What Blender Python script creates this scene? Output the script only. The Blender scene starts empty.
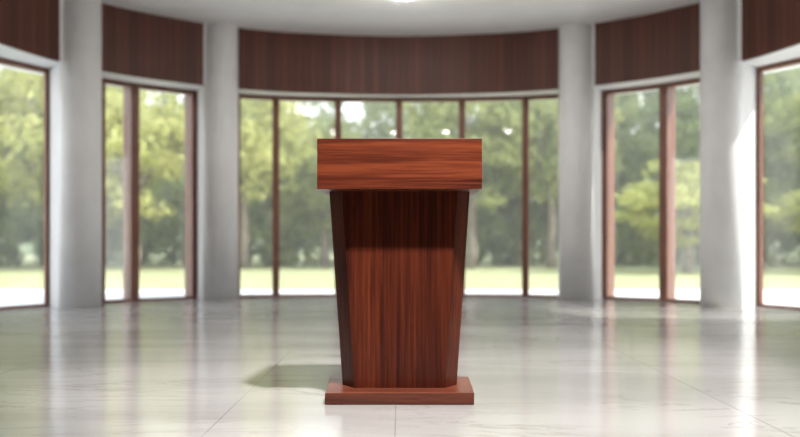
import bpy, bmesh, math, random
from mathutils import Vector, Matrix
from mathutils.geometry import tessellate_polygon

sc = bpy.context.scene
col = sc.collection
PI = math.pi
R = math.radians
rnd = random.Random(11)

# ------------------------------------------------------------------ helpers
def link(name, me, mats, parent=None):
    o = bpy.data.objects.new(name, me)
    col.objects.link(o)
    for m in (mats if isinstance(mats, (list, tuple)) else [mats]):
        me.materials.append(m)
    if parent:
        o.parent = parent
    return o

def mesh_obj(name, bm, mats, parent=None, smooth=False):
    bmesh.ops.recalc_face_normals(bm, faces=bm.faces)
    me = bpy.data.meshes.new(name)
    bm.to_mesh(me)
    bm.free()
    if smooth:
        for p in me.polygons:
            p.use_smooth = True
    return link(name, me, mats, parent)

def bevel(o, w=0.004, seg=2):
    b = o.modifiers.new('bevel', 'BEVEL')
    b.width = w; b.segments = seg; b.limit_method = 'ANGLE'
    return o

def structure(o):
    o['kind'] = 'structure'
    return o

def tag(o, label, cat, group=None, kind=None):
    o['label'] = label; o['category'] = cat
    if group: o['group'] = group
    if kind: o['kind'] = kind
    return o

def empty(name, loc):
    o = bpy.data.objects.new(name, None)
    o.location = loc
    col.objects.link(o)
    return o

def box(bm, x0, x1, y0, y1, z0, z1):
    v = [bm.verts.new(p) for p in ((x0,y0,z0),(x1,y0,z0),(x1,y1,z0),(x0,y1,z0),
                                   (x0,y0,z1),(x1,y0,z1),(x1,y1,z1),(x0,y1,z1))]
    for f in ((0,3,2,1),(4,5,6,7),(0,1,5,4),(1,2,6,5),(2,3,7,6),(3,0,4,7)):
        bm.faces.new([v[i] for i in f])

def loft(bm, lo, hi, z0, z1):
    """closed solid between two plan outlines of equal length"""
    a = [bm.verts.new((p[0], p[1], p[2] if len(p) > 2 else z0)) for p in lo]
    b = [bm.verts.new((p[0], p[1], p[2] if len(p) > 2 else z1)) for p in hi]
    n = len(a)
    for i in range(n):
        j = (i+1) % n
        bm.faces.new((a[i], a[j], b[j], b[i]))
    for ring, pts in ((a, lo), (b, hi)):
        tris = tessellate_polygon([[Vector((p[0], p[1], 0)) for p in pts]])
        for t in tris:
            bm.faces.new([ring[k] for k in t])

def prism(bm, poly, z0, z1):
    loft(bm, poly, poly, z0, z1)

def lathe(bm, prof, cx=0, cy=0, n=48):
    rings = []
    for r, z in prof:
        rings.append([bm.verts.new((cx+r*math.cos(2*PI*k/n), cy+r*math.sin(2*PI*k/n), z)) for k in range(n)])
    for a, b in zip(rings, rings[1:]):
        for k in range(n):
            bm.faces.new((a[k], a[(k+1) % n], b[(k+1) % n], b[k]))
    bm.faces.new(rings[0]); bm.faces.new(rings[-1])

# ------------------------------------------------------------------ materials
def mat(name):
    m = bpy.data.materials.new(name)
    m.use_nodes = True
    nt = m.node_tree
    p = nt.nodes['Principled BSDF']
    return m, nt, p

def N(nt, t, **kw):
    n = nt.nodes.new(t)
    for k, v in kw.items():
        if k in n.inputs.keys():
            n.inputs[k].default_value = v
        else:
            setattr(n, k, v)
    return n

def ramp(nt, stops):
    r = nt.nodes.new('ShaderNodeValToRGB')
    e = r.color_ramp.elements
    e[0].position, e[0].color = stops[0][0], (*stops[0][1], 1)
    e[1].position, e[1].color = stops[-1][0], (*stops[-1][1], 1)
    for p, c in stops[1:-1]:
        k = e.new(p); k.color = (*c, 1)
    return r

def plaster(name, c, rough=0.6, amount=0.03, spec=0.3):
    m, nt, p = mat(name)
    L = nt.links
    tc = N(nt, 'ShaderNodeTexCoord')
    n = N(nt, 'ShaderNodeTexNoise', Scale=2.5, Detail=5.0)
    L.new(tc.outputs['Object'], n.inputs['Vector'])
    r = ramp(nt, [(0.3, tuple(x*(1-amount) for x in c)), (0.7, tuple(min(1, x*(1+amount)) for x in c))])
    L.new(n.outputs['Fac'], r.inputs['Fac'])
    L.new(r.outputs['Color'], p.inputs['Base Color'])
    n2 = N(nt, 'ShaderNodeTexNoise', Scale=60.0, Detail=3.0)
    L.new(tc.outputs['Object'], n2.inputs['Vector'])
    b = N(nt, 'ShaderNodeBump', Strength=0.05, Distance=0.01)
    L.new(n2.outputs['Fac'], b.inputs['Height'])
    L.new(b.outputs['Normal'], p.inputs['Normal'])
    p.inputs['Roughness'].default_value = rough
    p.inputs['Specular IOR Level'].default_value = spec
    return m

def wood(name, dark, mid, light, axis='Z', scale=1.0, rough=0.32, spec=0.5, seed=0.0, coat=0.0):
    """streaky reddish veneer; grain runs along the given local axis"""
    m, nt, p = mat(name)
    L = nt.links
    tc = N(nt, 'ShaderNodeTexCoord')
    s = {'Z': (1, 1, 0.022), 'X': (0.028, 1, 1), 'Y': (1, 0.045, 1)}[axis]
    mp = N(nt, 'ShaderNodeMapping')
    mp.inputs['Scale'].default_value = s
    mp.inputs['Location'].default_value = (seed, seed*0.7, seed*1.3)
    L.new(tc.outputs['Object'], mp.inputs['Vector'])
    big = N(nt, 'ShaderNodeTexNoise', Scale=17.0*scale, Detail=3.0, Roughness=0.55, Distortion=0.5)
    L.new(mp.outputs['Vector'], big.inputs['Vector'])
    fine = N(nt, 'ShaderNodeTexNoise', Scale=75.0*scale, Detail=6.0, Roughness=0.65, Distortion=0.3)
    L.new(mp.outputs['Vector'], fine.inputs['Vector'])
    mx = N(nt, 'ShaderNodeMix', data_type='FLOAT')
    mx.inputs[0].default_value = 0.5
    L.new(big.outputs['Fac'], mx.inputs[2]); L.new(fine.outputs['Fac'], mx.inputs[3])
    r = ramp(nt, [(0.37, dark), (0.48, mid), (0.61, light)])
    L.new(mx.outputs[0], r.inputs['Fac'])
    # thin dark pores
    mp2 = N(nt, 'ShaderNodeMapping')
    mp2.inputs['Scale'].default_value = tuple(1.0 if v == 1 else 0.02 for v in s)
    L.new(tc.outputs['Object'], mp2.inputs['Vector'])
    po = N(nt, 'ShaderNodeTexNoise', Scale=260.0, Detail=2.0)
    L.new(mp2.outputs['Vector'], po.inputs['Vector'])
    pr = ramp(nt, [(0.36, (0.62, 0.6, 0.6)), (0.5, (1, 1, 1))])
    L.new(po.outputs['Fac'], pr.inputs['Fac'])
    mul = N(nt, 'ShaderNodeMix', data_type='RGBA', blend_type='MULTIPLY')
    mul.inputs[0].default_value = 0.8
    L.new(r.outputs['Color'], mul.inputs[6]); L.new(pr.outputs['Color'], mul.inputs[7])
    L.new(mul.outputs[2], p.inputs['Base Color'])
    p.inputs['Roughness'].default_value = rough
    p.inputs['Specular IOR Level'].default_value = spec
    p.inputs['Coat Weight'].default_value = coat
    p.inputs['Coat Roughness'].default_value = 0.15
    return m

def valance_mat():
    m, nt, p = mat('dark_plank_veneer')
    L = nt.links
    uv = N(nt, 'ShaderNodeUVMap')
    sp = N(nt, 'ShaderNodeSeparateXYZ')
    L.new(uv.outputs['UV'], sp.inputs[0])
    d = N(nt, 'ShaderNodeMath', operation='DIVIDE'); d.inputs[1].default_value = 0.095
    L.new(sp.outputs['X'], d.inputs[0])
    fl = N(nt, 'ShaderNodeMath', operation='FLOOR'); L.new(d.outputs[0], fl.inputs[0])
    wn = N(nt, 'ShaderNodeTexWhiteNoise', noise_dimensions='1D'); L.new(fl.outputs[0], wn.inputs['W'])
    mp = N(nt, 'ShaderNodeMapping'); mp.inputs['Scale'].default_value = (1, 0.05, 1)
    L.new(uv.outputs['UV'], mp.inputs['Vector'])
    no = N(nt, 'ShaderNodeTexNoise', Scale=45.0, Detail=5.0, Distortion=0.3)
    L.new(mp.outputs['Vector'], no.inputs['Vector'])
    mx = N(nt, 'ShaderNodeMix', data_type='FLOAT'); mx.inputs[0].default_value = 0.5
    L.new(wn.outputs['Value'], mx.inputs[2]); L.new(no.outputs['Fac'], mx.inputs[3])
    r = ramp(nt, [(0.2, (0.065, 0.018, 0.010)), (0.55, (0.092, 0.026, 0.015)), (0.85, (0.118, 0.034, 0.020))])
    L.new(mx.outputs[0], r.inputs['Fac'])
    fr = N(nt, 'ShaderNodeMath', operation='FRACT'); L.new(d.outputs[0], fr.inputs[0])
    gt = N(nt, 'ShaderNodeMath', operation='LESS_THAN'); gt.inputs[1].default_value = 0.07
    L.new(fr.outputs[0], gt.inputs[0])
    mg = N(nt, 'ShaderNodeMix', data_type='RGBA'); mg.inputs[7].default_value = (0.02, 0.008, 0.006, 1)
    L.new(gt.outputs[0], mg.inputs[0]); L.new(r.outputs['Color'], mg.inputs[6])
    L.new(mg.outputs[2], p.inputs['Base Color'])
    p.inputs['Roughness'].default_value = 0.5
    p.inputs['Specular IOR Level'].default_value = 0.3
    return m

def marble():
    m, nt, p = mat('pale_marble_tiles')
    L = nt.links
    tc = N(nt, 'ShaderNodeTexCoord')
    mp = N(nt, 'ShaderNodeMapping'); mp.inputs['Scale'].default_value = (0.28, 1.25, 1)
    mp.inputs['Rotation'].default_value = (0, 0, R(4))
    L.new(tc.outputs['Object'], mp.inputs['Vector'])
    cloud = N(nt, 'ShaderNodeTexNoise', Scale=1.1, Detail=4.0, Distortion=0.7)
    L.new(mp.outputs['Vector'], cloud.inputs['Vector'])
    base = ramp(nt, [(0.32, (0.37, 0.363, 0.355)), (0.55, (0.46, 0.452, 0.443)), (0.75, (0.54, 0.53, 0.52))])
    L.new(cloud.outputs['Fac'], base.inputs['Fac'])
    vein = N(nt, 'ShaderNodeTexNoise', Scale=1.7, Detail=8.0, Roughness=0.62, Distortion=1.6)
    L.new(mp.outputs['Vector'], vein.inputs['Vector'])
    vr = ramp(nt, [(0.485, (0, 0, 0)), (0.5, (1, 1, 1)), (0.515, (0, 0, 0))])
    L.new(vein.outputs['Fac'], vr.inputs['Fac'])
    msk = ramp(nt, [(0.38, (0, 0, 0)), (0.6, (0.6, 0.6, 0.6))])
    m2 = N(nt, 'ShaderNodeTexNoise', Scale=0.9, Detail=2.0)
    L.new(tc.outputs['Object'], m2.inputs['Vector']); L.new(m2.outputs['Fac'], msk.inputs['Fac'])
    mm = N(nt, 'ShaderNodeMath', operation='MULTIPLY')
    L.new(vr.outputs['Color'], mm.inputs[0]); L.new(msk.outputs['Color'], mm.inputs[1])
    a = N(nt, 'ShaderNodeMix', data_type='RGBA'); a.inputs[7].default_value = (0.22, 0.20, 0.18, 1)
    L.new(mm.outputs[0], a.inputs[0]); L.new(base.outputs['Color'], a.inputs[6])
    # joints between long slabs of unequal width
    sp = N(nt, 'ShaderNodeSeparateXYZ'); L.new(tc.outputs['Object'], sp.inputs[0])
    total = None
    for xj, half in ((-3.72, .0022), (-2.235, .0022), (-0.745, .0018), (-0.019, .002), (1.478, .0026), (2.97, .0022)):
        cm = N(nt, 'ShaderNodeMath', operation='COMPARE'); cm.inputs[1].default_value = xj; cm.inputs[2].default_value = half
        L.new(sp.outputs['X'], cm.inputs[0])
        s_ = N(nt, 'ShaderNodeMath', operation='ADD'); s_.inputs[1].default_value = 0
        L.new(cm.outputs[0], s_.inputs[0])
        if total is not None: L.new(total.outputs[0], s_.inputs[1])
        total = s_
    lt = total
    jm = N(nt, 'ShaderNodeMath', operation='MULTIPLY'); L.new(lt.outputs[0], jm.inputs[0])
    jn = N(nt, 'ShaderNodeTexNoise', Scale=0.8, Detail=1.0); L.new(tc.outputs['Object'], jn.inputs['Vector'])
    jr = ramp(nt, [(0.42, (0.35, 0.35, 0.35)), (0.6, (0.9, 0.9, 0.9))]); L.new(jn.outputs['Fac'], jr.inputs['Fac'])
    L.new(jr.outputs['Color'], jm.inputs[1])
    b = N(nt, 'ShaderNodeMix', data_type='RGBA'); b.inputs[7].default_value = (0.16, 0.15, 0.14, 1)
    L.new(jm.outputs[0], b.inputs[0]); L.new(a.outputs[2], b.inputs[6])
    L.new(b.outputs[2], p.inputs['Base Color'])
    rr = N(nt, 'ShaderNodeMapRange'); rr.inputs[3].default_value = 0.10; rr.inputs[4].default_value = 0.18
    L.new(cloud.outputs['Fac'], rr.inputs[0]); L.new(rr.outputs[0], p.inputs['Roughness'])
    p.inputs['Specular IOR Level'].default_value = 0.5
    return m

def glass_mat():
    m, nt, p = mat('window_glass')
    nt.nodes.remove(p)
    L = nt.links
    out = [n for n in nt.nodes if n.type == 'OUTPUT_MATERIAL'][0]
    tr = N(nt, 'ShaderNodeBsdfTransparent', Color=(0.97, 0.985, 0.975, 1))
    gl = N(nt, 'ShaderNodeBsdfGlossy', Color=(1, 1, 1, 1), Roughness=0.02)
    fr = N(nt, 'ShaderNodeFresnel')
    ge = N(nt, 'ShaderNodeNewGeometry')
    io = N(nt, 'ShaderNodeMapRange'); io.inputs[3].default_value = 1.45; io.inputs[4].default_value = 1/1.45
    L.new(ge.outputs['Backfacing'], io.inputs[0]); L.new(io.outputs[0], fr.inputs['IOR'])
    mx = N(nt, 'ShaderNodeMixShader')
    L.new(fr.outputs[0], mx.inputs[0]); L.new(tr.outputs[0], mx.inputs[1]); L.new(gl.outputs[0], mx.inputs[2])
    L.new(mx.outputs[0], out.inputs['Surface'])
    return m

def leaf_mat(name, c1, c2, trans=0.45):
    m, nt, p = mat(name)
    nt.nodes.remove(p)
    L = nt.links
    out = [n for n in nt.nodes if n.type == 'OUTPUT_MATERIAL'][0]
    tc = N(nt, 'ShaderNodeTexCoord')
    n = N(nt, 'ShaderNodeTexNoise', Scale=1.3, Detail=3.0)
    L.new(tc.outputs['Object'], n.inputs['Vector'])
    r = ramp(nt, [(0.35, c1), (0.65, c2)])
    L.new(n.outputs['Fac'], r.inputs['Fac'])
    df = N(nt, 'ShaderNodeBsdfDiffuse'); tl = N(nt, 'ShaderNodeBsdfTranslucent')
    L.new(r.outputs['Color'], df.inputs['Color']); L.new(r.outputs['Color'], tl.inputs['Color'])
    mx = N(nt, 'ShaderNodeMixShader'); mx.inputs[0].default_value = trans
    L.new(df.outputs[0], mx.inputs[1]); L.new(tl.outputs[0], mx.inputs[2])
    L.new(mx.outputs[0], out.inputs['Surface'])
    return m

def emit_mat(name, c, s):
    m, nt, p = mat(name)
    p.inputs['Base Color'].default_value = (*c, 1)
    p.inputs['Emission Color'].default_value = (*c, 1)
    p.inputs['Emission Strength'].default_value = s
    return m

def noisy(name, c1, c2, scale, rough=0.9):
    m, nt, p = mat(name)
    L = nt.links
    tc = N(nt, 'ShaderNodeTexCoord')
    n = N(nt, 'ShaderNodeTexNoise', Scale=scale, Detail=6.0)
    L.new(tc.outputs['Object'], n.inputs['Vector'])
    r = ramp(nt, [(0.35, c1), (0.65, c2)])
    L.new(n.outputs['Fac'], r.inputs['Fac']); L.new(r.outputs['Color'], p.inputs['Base Color'])
    p.inputs['Roughness'].default_value = rough
    p.inputs['Specular IOR Level'].default_value = 0.1
    return m

WHITE = plaster('white_plaster', (0.83, 0.825, 0.82))
COLUMN = plaster('column_plaster', (0.83, 0.825, 0.82), 0.5, 0.05)
CEIL = plaster('ceiling_plaster', (0.86, 0.855, 0.84))
FRAME = wood('window_frame_wood', (0.16, 0.065, 0.045), (0.22, 0.095, 0.065), (0.28, 0.13, 0.09), 'Z', 1.0, 0.45, 0.4)
VAL = valance_mat()
PANEL = wood('wall_panelling', (0.06, 0.02, 0.013), (0.08, 0.027, 0.018), (0.11, 0.038, 0.025), 'Z', 0.6, 0.5, 0.3)  # invented dark finish for the unseen walls, keeps fill light down
MARBLE = marble()
GLASS = glass_mat()
METAL, _nt, _p = mat('brushed_metal')
_p.inputs['Metallic'].default_value = 0.9; _p.inputs['Base Color'].default_value = (0.6, 0.6, 0.6, 1); _p.inputs['Roughness'].default_value = 0.35

# ------------------------------------------------------------------ plan curves of the rotunda
def catmull(pts, n=24):
    out = []
    P = [pts[0]] + pts + [pts[-1]]
    for i in range(1, len(P)-2):
        p0, p1, p2, p3 = (Vector(q) for q in P[i-1:i+3])
        for k in range(n):
            t = k/n
            out.append(0.5*((2*p1)+(p2-p0)*t+(2*p0-5*p1+4*p2-p3)*t*t+(3*p1-p0-3*p2+p3)*t**3))
    out.append(Vector(pts[-1]))
    return out

def plan(half):
    full = [(-x, y) for x, y in reversed(half[1:])] + half
    return catmull(full)

WIN = plan([(0, 11.30), (1.4, 11.22), (2.22, 11.02), (2.80, 10.74), (3.38, 10.32), (3.80, 9.87), (4.15, 9.42), (4.47, 8.90), (4.78, 8.15), (4.95, 7.2)])
VALC = plan([(0, 11.0), (1.3, 10.85), (2.0, 10.64), (2.54, 10.35), (3.12, 9.92), (3.56, 9.45), (3.84, 8.98), (4.08, 8.2), (4.22, 7.2)])

def bearing(p):
    return p[0]/p[1]

def at(curve, b):
    for a, c in zip(curve, curve[1:]):
        ba, bc = bearing(a), bearing(c)
        if ba <= b <= bc:
            return a.lerp(c, (b-ba)/(bc-ba))
    return curve[0] if b < bearing(curve[0]) else curve[-1]

def span(curve, b0, b1):
    return [at(curve, b0)] + [p for p in curve if b0+1e-4 < bearing(p) < b1-1e-4] + [at(curve, b1)]

def offset(pts, d):
    """offset outwards (away from the room) by d"""
    out = []
    for i, p in enumerate(pts):
        a = pts[max(i-1, 0)]; c = pts[min(i+1, len(pts)-1)]
        t = (c-a).normalized()
        out.append(Vector((p.x - t.y*d, p.y + t.x*d)))
    return out

def ribbon(bm, pts, d0, d1, z0, z1):
    ins = offset(pts, d0); outs = offset(pts, d1)
    prism(bm, [tuple(p) for p in ins] + [tuple(p) for p in reversed(outs)], z0, z1)

# bearings = sideways / forward, seen from the point (0, 0) where the camera stands
BAYS = [  # start, end, mullions
    (-0.70, -0.4385, (-0.56,)),
    (-0.375, -0.2535, (-0.331,)),
    (-0.206, 0.206, (-0.155, -0.0775, -0.001, 0.0775, 0.1565)),
    (0.2525, 0.383, (0.329,)),
    (0.446, 0.70, (0.56,)),
]
HEAD = 2.80
CEILZ = 3.59

# ------------------------------------------------------------------ floor, ceiling, walls
fl = [(-5.3, -2.6)] + [(-5.3, 7.2)] + [tuple(p) for p in offset(WIN, 0.12)] + [(5.3, 7.2), (5.3, -2.6)]
bm = bmesh.new(); prism(bm, fl, -0.10, 0.0)
structure(mesh_obj('floor', bm, MARBLE))
cl = [(-5.3, -2.6)] + [(-5.3, 7.2)] + [tuple(p) for p in offset(WIN, 0.40)] + [(5.3, 7.2), (5.3, -2.6)]
bm = bmesh.new(); prism(bm, cl, CEILZ, CEILZ+0.25)
structure(mesh_obj('ceiling', bm, CEIL))
# soffit and beam over the windows
bm = bmesh.new()
prism(bm, [tuple(p) for p in offset(VALC, 0.03)] + [tuple(p) for p in reversed(offset(WIN, 0.40))], HEAD, CEILZ)
structure(mesh_obj('wall_front', bm, WHITE))
for side, s in (('left', -1), ('right', 1)):
    bm = bmesh.new(); box(bm, *(sorted((s*4.22, s*5.3))), -2.6, 7.2, 0.0, CEILZ)
    structure(mesh_obj('wall_'+side, bm, PANEL))
bm = bmesh.new(); box(bm, -5.3, 5.3, -2.8, -2.6, -0.1, CEILZ+0.25)
structure(mesh_obj('wall_back', bm, PANEL))

# ------------------------------------------------------------------ columns and the piers they stand against
CR = 0.2325
COLS = [(-3.714, 9.30, 'outer left white column between the corner window and the two-pane window'),
        (-2.375, 10.58, 'inner left white column left of the wide middle window wall'),
        (2.335, 10.58, 'inner right white column right of the wide middle window wall'),
        (3.735, 9.30, 'outer right white column with a sunlit right side')]
for x, y, lab in COLS:
    root = empty('column', (x, y, 0))
    tag(root, lab, 'column', 'round white columns in front of the window wall')
    bm = bmesh.new(); lathe(bm, [(CR, 0.0), (CR, CEILZ)], n=64)
    o = mesh_obj('shaft', bm, COLUMN, root)
    for p in o.data.polygons:
        p.use_smooth = abs(p.normal.z) < 0.5

for i in range(4):
    A = at(WIN, BAYS[i][1]); B = at(WIN, BAYS[i+1][0])
    cx, cy, _ = COLS[i]
    c = Vector((cx, cy))
    t = (B-A).normalized()
    n = Vector((t.y, -t.x))           # towards the room
    q0 = c - t*CR*0.93 + n*0.06; q1 = c + t*CR*0.93 + n*0.06
    if i in (0, 3):
        if i == 0: q1 = c + t*CR*0.55
        else: q0 = c - t*CR*0.55
    else:
        if i == 1: q1 = c + t*CR*0.3
        else: q0 = c - t*CR*0.3
    A2 = A - n*(0.05 if i == 0 else 0.3); B2 = B - n*(0.05 if i == 3 else 0.3)
    bm = bmesh.new()
    prism(bm, [tuple(q) for q in (q0, A, A2, B2, B, q1)], 0.0, HEAD)
    o = mesh_obj('trim_%d' % (i+1), bm, WHITE); structure(o)

# ------------------------------------------------------------------ wood panelling band above the windows
VB = [(-0.70, -0.4255), (-0.3745, -0.2455), (-0.2015, 0.198), (0.2435, 0.3765), (0.427, 0.70)]
for i, (b0, b1) in enumerate(VB):
    pts = span(VALC, b0, b1)
    ins = offset(pts, -0.0); outs = offset(pts, 0.04)
    bm = bmesh.new()
    uvl = bm.loops.layers.uv.new('UVMap')
    s = 0.0; prev = None; rows = []
    for p, q in zip(ins, outs):
        if prev is not None: s += (p-prev).length
        prev = p
        rows.append((s, [bm.verts.new((v.x, v.y, z)) for v, z in ((p, HEAD-0.012), (p, CEILZ), (q, CEILZ), (q, HEAD-0.012))]))
    for (s0, a), (s1, b) in zip(rows, rows[1:]):
        for k in range(4):
            f = bm.faces.new((a[k], b[k], b[(k+1) % 4], a[(k+1) % 4]))
            for lp in f.loops:
                ss = s0 if lp.vert in a else s1
                lp[uvl].uv = (ss, lp.vert.co.z)
    bm.faces.new(rows[0][1]); bm.faces.new(rows[-1][1])
    structure(mesh_obj('trim_%d' % (i+5), bm, VAL))

# ------------------------------------------------------------------ windows
def post(bm, p, t, w, d0, d1, z0, z1):
    n = Vector((-t.y, t.x))           # away from the room
    a = p - t*w/2 + n*d0; b = p + t*w/2 + n*d0; c = p + t*w/2 + n*d1; d = p - t*w/2 + n*d1
    prism(bm, [tuple(q) for q in (a, b, c, d)], z0, z1)

def tangent(curve, b):
    return (at(curve, b+0.01) - at(curve, b-0.01)).normalized()

for i, (b0, b1, mull) in enumerate(BAYS):
    # straight panes from post to post
    stops = [b0] + list(mull) + [b1]
    P = [at(WIN, b) for b in stops]
    root = empty('window_%d' % (i+1), ((P[0].x+P[-1].x)/2, (P[0].y+P[-1].y)/2, 0)); structure(root)
    off = Matrix.Translation(-root.location)
    def put(name, bm, m, par=root):
        bm.transform(off)
        return mesh_obj(name, bm, m, par)
    bm = bmesh.new()
    loop = []
    for a, c in zip(P, P[1:]):
        t = (c-a).normalized(); n = Vector((-t.y, t.x))
        for z0, z1 in ((0.0, 0.028), (HEAD-0.05, HEAD)):
            prism(bm, [tuple(q) for q in (a, c, c+n*0.10, a+n*0.10)], z0, z1)
    t0 = (P[1]-P[0]).normalized(); t1 = (P[-1]-P[-2]).normalized()
    JD = 0.28
    JA = 0.06 if i == 4 else JD
    JB = 0.04 if i == 0 else JD
    post(bm, P[0]+t0*(0.02 if i == 4 else 0.035), t0, 0.04 if i == 4 else 0.07, -0.003, JA, 0.0, HEAD)
    post(bm, P[-1]-t1*(0.02 if i == 0 else 0.035), t1, 0.04 if i == 0 else 0.07, -0.003, JB, 0.0, HEAD)
    put('frame', bm, FRAME)
    for k in range(1, len(P)-1):
        t = (P[k+1]-P[k-1]).normalized()
        bm = bmesh.new(); post(bm, P[k], t, 0.09 if len(P) > 3 else 0.105, -0.006, JD, 0.0, HEAD)
        put('mullion', bm, FRAME)
    for a, c in zip(P, P[1:]):
        t = (c-a).normalized(); n = Vector((-t.y, t.x))
        bm = bmesh.new()
        prism(bm, [tuple(q) for q in (a+t*0.03+n*0.05, c-t*0.03+n*0.05, c-t*0.03+n*0.058, a+t*0.03+n*0.058)], 0.02, HEAD-0.03)
        put('pane', bm, GLASS)

# ------------------------------------------------------------------ the lectern
BOXW = wood('lectern_wood_horizontal', (0.036, 0.006, 0.003), (0.105, 0.019, 0.008), (0.22, 0.047, 0.017), 'X', 1.1, 0.35, 0.4, 3.1)
BODYW = wood('lectern_wood_vertical', (0.045, 0.008, 0.004), (0.092, 0.017, 0.007), (0.175, 0.036, 0.013), 'Z', 0.9, 0.4, 0.25, 7.7)
BASEW = wood('lectern_base_wood', (0.09, 0.022, 0.012), (0.17, 0.043, 0.022), (0.25, 0.07, 0.038), 'X', 1.0, 0.35, 0.5, 1.4)

LY = 3.60
lec = empty('lectern', (-0.002, LY, 0))
tag(lec, 'reddish brown wooden lectern with a boxy top and tapering body on a flat base', 'lectern')
BT = 0.054
bm = bmesh.new()
lo = [(-0.336, 0.0), (0.336, 0.0), (0.350, 0.45), (-0.350, 0.45)]
prism(bm, lo, 0.0, BT)
bevel(mesh_obj('base', bm, BASEW, lec), 0.003)
# box-shaped head: upright front, reading surface falling towards the speaker
z0, z1 = 0.972, 1.200
bm = bmesh.new()
hw = 0.3715
loft(bm, [(-hw, 0.0, z0), (hw, 0.0, z0), (hw, 0.47, z0), (-hw, 0.47, z0)],
         [(-hw, 0.0, z1), (hw, 0.0, z1), (hw, 0.47, z1-0.10), (-hw, 0.47, z1-0.10)], z0, z1)
bevel(mesh_obj('reading_top', bm, BOXW, lec), 0.003)
# small book stop on the speaker's edge
bm = bmesh.new(); box(bm, -0.30, 0.30, 0.445, 0.465, z1-0.10, z1-0.075)
bevel(mesh_obj('book_stop', bm, BOXW, lec), 0.003)
# front panel
f0, f1 = 0.125, 0.215
bm = bmesh.new()
bi, ti = 0.2105, 0.269
bo, to = 0.272, 0.3345
zt = z0
loft(bm, [(-bi, f0), (bi, f0), (bi, f0+0.022), (-bi, f0+0.022)], [(-ti, f0), (ti, f0), (ti, f0+0.022), (-ti, f0+0.022)], BT, zt)
mesh_obj('front_panel', bm, BODYW, lec)
for s in (-1, 1):
    bm = bmesh.new()
    th = 0.024
    lo = [(s*bi, f0), (s*bo, f1), (s*(bo-0.004), 0.43), (s*(bo-0.004-th), 0.43), (s*(bo-th), f1+0.014), (s*bi, f0+th)]
    hi = [(s*ti, f0), (s*to, f1), (s*(to-0.004), 0.43), (s*(to-0.004-th), 0.43), (s*(to-th), f1+0.014), (s*ti, f0+th)]
    loft(bm, lo, hi, BT, zt)
    mesh_obj('side_panel', bm, BODYW, lec)
bm = bmesh.new()
k = (0.58-BT)/(zt-BT); w = bo+(to-bo)*k-0.03
box(bm, -w, w, f1+0.02, 0.42, 0.56, 0.58)
mesh_obj('shelf', bm, BODYW, lec)

# ------------------------------------------------------------------ ceiling lamps (the side pair is added for brightness)
OPAL = emit_mat('lit_opal_glass', (1.0, 0.97, 0.93), 65.0)
def dome_lamp(x, y, lab):
    root = empty('ceiling_lamp', (x, y, CEILZ)); tag(root, lab, 'ceiling lamp', 'ceiling lamps')
    bm = bmesh.new(); lathe(bm, [(0.13, -0.03), (0.14, -0.01), (0.14, 0.0)]); mesh_obj('mounting_ring', bm, METAL, root, True)
    bm = bmesh.new(); lathe(bm, [(0.02, -0.13), (0.09, -0.122), (0.15, -0.10), (0.185, -0.065), (0.17, -0.04), (0.13, -0.03)]); mesh_obj('diffuser', bm, OPAL, root, True)
dome_lamp(0.05, 8.88, 'round opal ceiling lamp above the middle of the hall')

def downlight(x, y, energy, angle, blend, radius, aim, color, lab):
    root = empty('downlight', (x, y, CEILZ)); tag(root, lab, 'ceiling lamp')
    bm = bmesh.new(); lathe(bm, [(0.12, -0.012), (0.12, 0.0)], n=32)
    mesh_obj('trim_ring', bm, METAL, root)
    bm = bmesh.new(); lathe(bm, [(0.095, -0.016), (0.095, -0.0125)], n=32)
    mesh_obj('lens', bm, OPAL, root)
    ld = bpy.data.lights.new('downlight_beam', 'SPOT')
    ld.energy = energy; ld.spot_size = R(angle); ld.spot_blend = blend; ld.shadow_soft_size = radius
    ld.color = color
    o = bpy.data.objects.new('downlight_beam', ld); col.objects.link(o)
    o.location = (x, y, CEILZ-0.06)
    o.rotation_euler = (Vector(aim)-o.location).to_track_quat('-Z', 'Y').to_euler()
downlight(0.52, 2.45, 740, 64, 0.45, 0.08, (0.30, 4.15, 0), (1.0, 0.96, 0.92), 'recessed downlight in the ceiling above the front of the lectern')

dome_lamp(-2.5, 5.6, 'round opal ceiling lamp over the left half of the hall')  # added out of view to brighten ceiling and columns
dome_lamp(2.5, 5.6, 'round opal ceiling lamp over the right half of the hall')  # its twin, likewise added as general fill

# ------------------------------------------------------------------ outside: terrace, lawn, trees
bm = bmesh.new(); box(bm, -45, 45, -6, 13.4, -0.12, -0.03)
t = mesh_obj('terrace', bm, noisy('pale_paving', (0.72, 0.71, 0.68), (0.80, 0.79, 0.77), 3.0)); structure(t)
bm = bmesh.new(); box(bm, -90, 90, 13.4, 120, -0.14, -0.045)
t = mesh_obj('lawn', bm, noisy('mown_grass', (0.38, 0.39, 0.19), (0.44, 0.44, 0.25), 1.5))
structure(t)

hz = bpy.data.materials.new('morning_haze'); hz.use_nodes = True
nt = hz.node_tree; nt.nodes.remove(nt.nodes['Principled BSDF'])
vs = N(nt, 'ShaderNodeVolumeScatter', Density=0.010, Anisotropy=0.0, Color=(1.0, 0.99, 0.93, 1))
nt.links.new(vs.outputs[0], [n for n in nt.nodes if n.type == 'OUTPUT_MATERIAL'][0].inputs['Volume'])
bm = bmesh.new(); box(bm, -40, 40, 14, 58, 0.0, 14)
o = mesh_obj('haze', bm, hz); tag(o, 'thin pale haze over the lawn and among the trees', 'haze', None, 'stuff')

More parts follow.
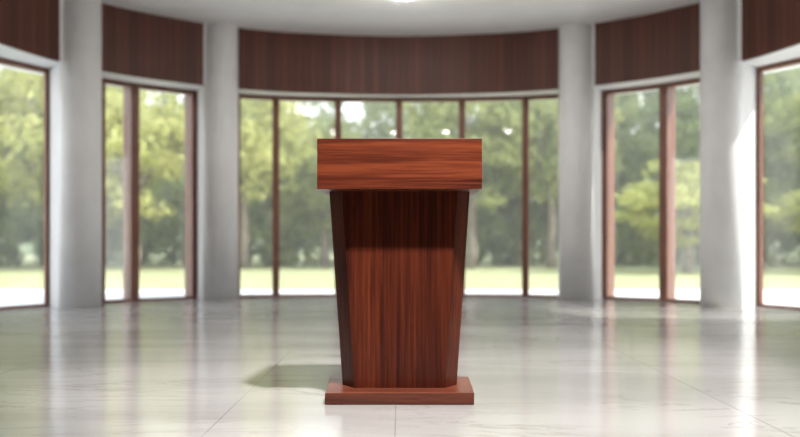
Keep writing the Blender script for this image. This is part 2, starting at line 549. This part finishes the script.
bm = bmesh.new()
rows = []
for j in range(9):
    rows.append([bm.verts.new((-70+i*3.5, 60+j*3, -0.2+(6.5+1.2*math.sin(i*0.5)+0.8*math.sin(i*1.3+1))*math.sin(PI*min(1, j/5)/2 if j < 5 else PI/2-(j-5)*0.2))) for i in range(41)])
for ra, rb in zip(rows, rows[1:]):
    for i in range(40): bm.faces.new((ra[i], ra[i+1], rb[i+1], rb[i]))
structure(mesh_obj('hill', bm, noisy('wooded_slope', (0.10, 0.14, 0.06), (0.26, 0.30, 0.13), 0.35), None, True))

BARK = noisy('bark', (0.16, 0.13, 0.10), (0.30, 0.25, 0.20), 6.0)
LEAF = {
 'lime': leaf_mat('lime_leaves', (0.47, 0.49, 0.17), (0.61, 0.60, 0.25), 0.48),
 'mid': leaf_mat('mid_green_leaves', (0.30, 0.34, 0.12), (0.42, 0.44, 0.18), 0.42),
 'dark': leaf_mat('dark_green_leaves', (0.22, 0.28, 0.10), (0.33, 0.38, 0.15), 0.4),
}

def foliage_mesh(seed, clumps, leaves, size, flat=1.0, low=0.0):
    """unit crown: radius 1 around the origin, made of clumps of leaves"""
    r = random.Random(seed)
    bm = bmesh.new()
    for c in range(clumps):
        while True:
            p = Vector((r.uniform(-1, 1), r.uniform(-1, 1), r.uniform(-1, 1)))
            if p.length < 0.85 and p.length > 0.25: break
        cr = r.uniform(0.16, 0.32)
        for k in range(leaves):
            d = Vector((r.gauss(0, 1), r.gauss(0, 1), r.gauss(0, 1))).normalized()*cr*(r.random()**0.4)
            q = p+Vector((d.x, d.y, d.z*0.7))
            nrm = (d.normalized()*0.8+Vector((r.gauss(0, .5), r.gauss(0, .5), r.gauss(0.35, .5)))).normalized()
            u = nrm.orthogonal().normalized(); w = nrm.cross(u)
            a = r.uniform(0, 2*PI); u, w = u*math.cos(a)+w*math.sin(a), w*math.cos(a)-u*math.sin(a)
            s = size*r.uniform(0.7, 1.3)
            vs = [bm.verts.new(q+u*s*x+w*s*y+nrm*z*s) for x, y, z in ((-1, 0, 0), (-.2, -.5, .1), (1, 0, 0), (-.2, .5, .1))]
            bm.faces.new(vs)
    me = bpy.data.meshes.new('foliage')
    bm.to_mesh(me); bm.free()
    return me

FOL = [foliage_mesh(s, 62, 85, 0.052) for s in (1, 2, 3)]
FOLB = [foliage_mesh(s, 40, 85, 0.06) for s in (5, 6)]
_fc = {}
def fol(kind, leaf, k):
    key = (kind, leaf, k)
    if key not in _fc:
        src = FOL[k % 3] if kind == 'tree' else FOLB[k % 2]
        me = src.copy(); me.materials.append(LEAF[leaf]); _fc[key] = me
    return _fc[key]

def trunk_bm(h, r0, seed, crown_z, crown_r):
    r = random.Random(seed)
    bm = bmesh.new()
    def limb(a, b, ra, rb, n=8, seg=5, wob=0.06):
        a, b = Vector(a), Vector(b)
        t = (b-a).normalized(); u = t.orthogonal().normalized(); v = t.cross(u)
        prev = None
        for i in range(seg+1):
            f = i/seg
            c = a.lerp(b, f)+(u*r.uniform(-wob, wob)+v*r.uniform(-wob, wob))*(1 if 0 < i < seg else 0)
            rr = ra+(rb-ra)*f
            ring = [bm.verts.new(c+(u*math.cos(2*PI*k/n)+v*math.sin(2*PI*k/n))*rr) for k in range(n)]
            if prev:
                for k in range(n): bm.faces.new((prev[k], prev[(k+1) % n], ring[(k+1) % n], ring[k]))
            else: bm.faces.new(ring)
            prev = ring
        bm.faces.new(prev)
    limb((0, 0, -0.05), (0, 0, h), r0*1.15, r0*0.7, wob=0.08)
    for k in range(6):
        a = 2*PI*k/6+r.uniform(-.4, .4); z = h*r.uniform(0.7, 1.0)
        d = crown_r*r.uniform(0.4, 0.75)
        limb((0, 0, z), (math.cos(a)*d, math.sin(a)*d, crown_z+r.uniform(-0.3, 0.5)*crown_r), r0*0.5, r0*0.15, 6, 4, 0.05)
    return bm

def tree(x, y, rx, rz, cz, leaf, k, lab, trunk_r=0.16, group='trees beyond the lawn', name='tree'):
    """crown centre at height cz, half width rx, half height rz"""
    root = empty(name, (x, y, -0.045)); tag(root, lab, 'tree', group)
    bm = trunk_bm(max(0.6, cz-rz*0.45), trunk_r, k*7+3, cz, min(rx, rz))
    mesh_obj('trunk', bm, BARK, root, True)
    o = bpy.data.objects.new('foliage', fol('tree', leaf, k)); col.objects.link(o)
    o.parent = root; o.location = (0, 0, cz); o.scale = (rx, rx, rz); o.rotation_euler = (0, 0, k*1.7)
    return root

def bush(x, y, rx, rz, leaf, k, lab):
    root = empty('bush', (x, y, -0.045)); tag(root, lab, 'bush', 'bushes at the edge of the lawn')
    o = bpy.data.objects.new('foliage', fol('bush', leaf, k)); col.objects.link(o)
    o.parent = root; o.location = (0, 0, rz*0.8); o.scale = (rx, rx*0.8, rz); o.rotation_euler = (0, 0, k*2.1)
    s = mesh_obj('stem', trunk_bm(rz*0.7, 0.05, k+60, rz, rz*0.6), BARK, root, True)
    return root

TREES = [
 # x, y, rx, rz, cz, leaf
 (-12.9, 25, 3.3, 3.3, 4.3, 'lime', 'lime green tree at the far left, seen through the corner window'),
 (-10.1, 27, 2.6, 3.2, 4.3, 'lime', 'lime green tree right of the far left one, low crowned'),
 (-8.0, 24, 2.3, 2.4, 3.7, 'lime', 'bright lime tree with a pale trunk, seen left of the inner left column'),
 (-5.0, 26, 2.5, 3.2, 4.4, 'lime', 'yellow green tree just right of the inner left column'),
 (-2.6, 28, 2.3, 2.2, 3.2, 'mid', 'mid green tree seen left of the lectern under the bright sky gap'),
 (2.3, 26, 2.5, 2.8, 4.4, 'mid', 'mid green tree seen just right of the lectern top'),
 (5.1, 27, 2.4, 3.2, 4.4, 'mid', 'tall mid green tree seen left of the inner right column'),
 (7.9, 22, 2.2, 1.3, 1.9, 'lime', 'rounded lime green tree in front of dark trees in the right two-pane window'),
 (7.3, 31, 3.2, 3.4, 5.2, 'dark', 'dark green tree behind the rounded lime one'),
 (11.4, 28, 2.6, 3.4, 4.8, 'dark', 'dark green tree behind the outer right column'),
 (13.4, 24, 2.6, 2.2, 4.5, 'mid', 'mid green tree at the far right, seen through the right corner window'),
 (12.2, 22, 2.0, 1.2, 1.6, 'lime', 'low rounded lime green tree seen through the right corner window'),
 (-17.5, 27, 3.2, 3.2, 4.6, 'mid', 'mid green tree beyond the left edge'),
 (16.8, 27, 3.2, 3.2, 4.6, 'mid', 'mid green tree beyond the right edge'),
]
for i, (x, y, rx, rz, cz, leaf, lab) in enumerate(TREES):
    tree(x, y, rx, rz, cz, leaf, i, lab)
for i in range(15):
    x = -23+i*3.3+rnd.uniform(-0.5, 0.5); y = 37+rnd.uniform(-2, 2)
    h = 4.4 if -8 < x < 2 else 5.4
    tree(x, y, 2.9, h, h*0.98, 'dark' if x > 0 or i % 3 == 0 else 'mid', i+20, 'hazy green tree in the far row behind the nearer trees', 0.2, 'far row of trees')
blab = 'low green bush at the far edge of the lawn'
for i in range(30):
    x = -20+i*1.4+rnd.uniform(-0.4, 0.4); y = 30+rnd.uniform(-1, 1)
    bush(x, y, 1.8, 2.0+rnd.uniform(0, 0.7), 'dark' if i % 3 else 'mid', i, blab)

# ------------------------------------------------------------------ sky, sun, camera
w = bpy.data.worlds.new('sky'); sc.world = w; w.use_nodes = True
nt = w.node_tree
bg = nt.nodes['Background']
tc = N(nt, 'ShaderNodeTexCoord'); sp = N(nt, 'ShaderNodeSeparateXYZ')
nt.links.new(tc.outputs['Generated'], sp.inputs[0])
rp = ramp(nt, [(0.0, (1.0, 0.99, 0.98)), (0.35, (0.92, 0.95, 1.0)), (1.0, (0.68, 0.8, 1.0))])
nt.links.new(sp.outputs['Z'], rp.inputs['Fac']); nt.links.new(rp.outputs['Color'], bg.inputs['Color'])
bg.inputs['Strength'].default_value = 2.1

sl = bpy.data.lights.new('sun', 'SUN'); sl.energy = 4.2; sl.angle = R(1.5); sl.color = (1.0, 0.95, 0.86)
so = bpy.data.objects.new('sun', sl); col.objects.link(so)
el = R(38); Ld = Vector((0.975*math.cos(el), -0.20*math.cos(el), math.sin(el)))
so.rotation_euler = Ld.to_track_quat('Z', 'Y').to_euler()
so.location = (30, -5, 25)

cd = bpy.data.cameras.new('camera'); cam = bpy.data.objects.new('camera', cd); col.objects.link(cam)
cam.location = (0, 0, 0.72); cam.rotation_euler = (R(90), 0, 0)
cd.sensor_width = 36; cd.lens = 36.0
cd.shift_y = 26.5/800
cd.dof.use_dof = True; cd.dof.focus_distance = 3.66; cd.dof.aperture_fstop = 1.1
sc.camera = cam

sc.view_settings.view_transform = 'Standard'
sc.view_settings.look = 'None'
sc.view_settings.exposure = 0.47
sc.view_settings.gamma = 1.0
sc.view_settings.use_curve_mapping = False
sc.cycles.max_bounces = 10
sc.cycles.transparent_max_bounces = 16
sc.cycles.use_denoising = True
sc.cycles.sample_clamp_indirect = 6.0
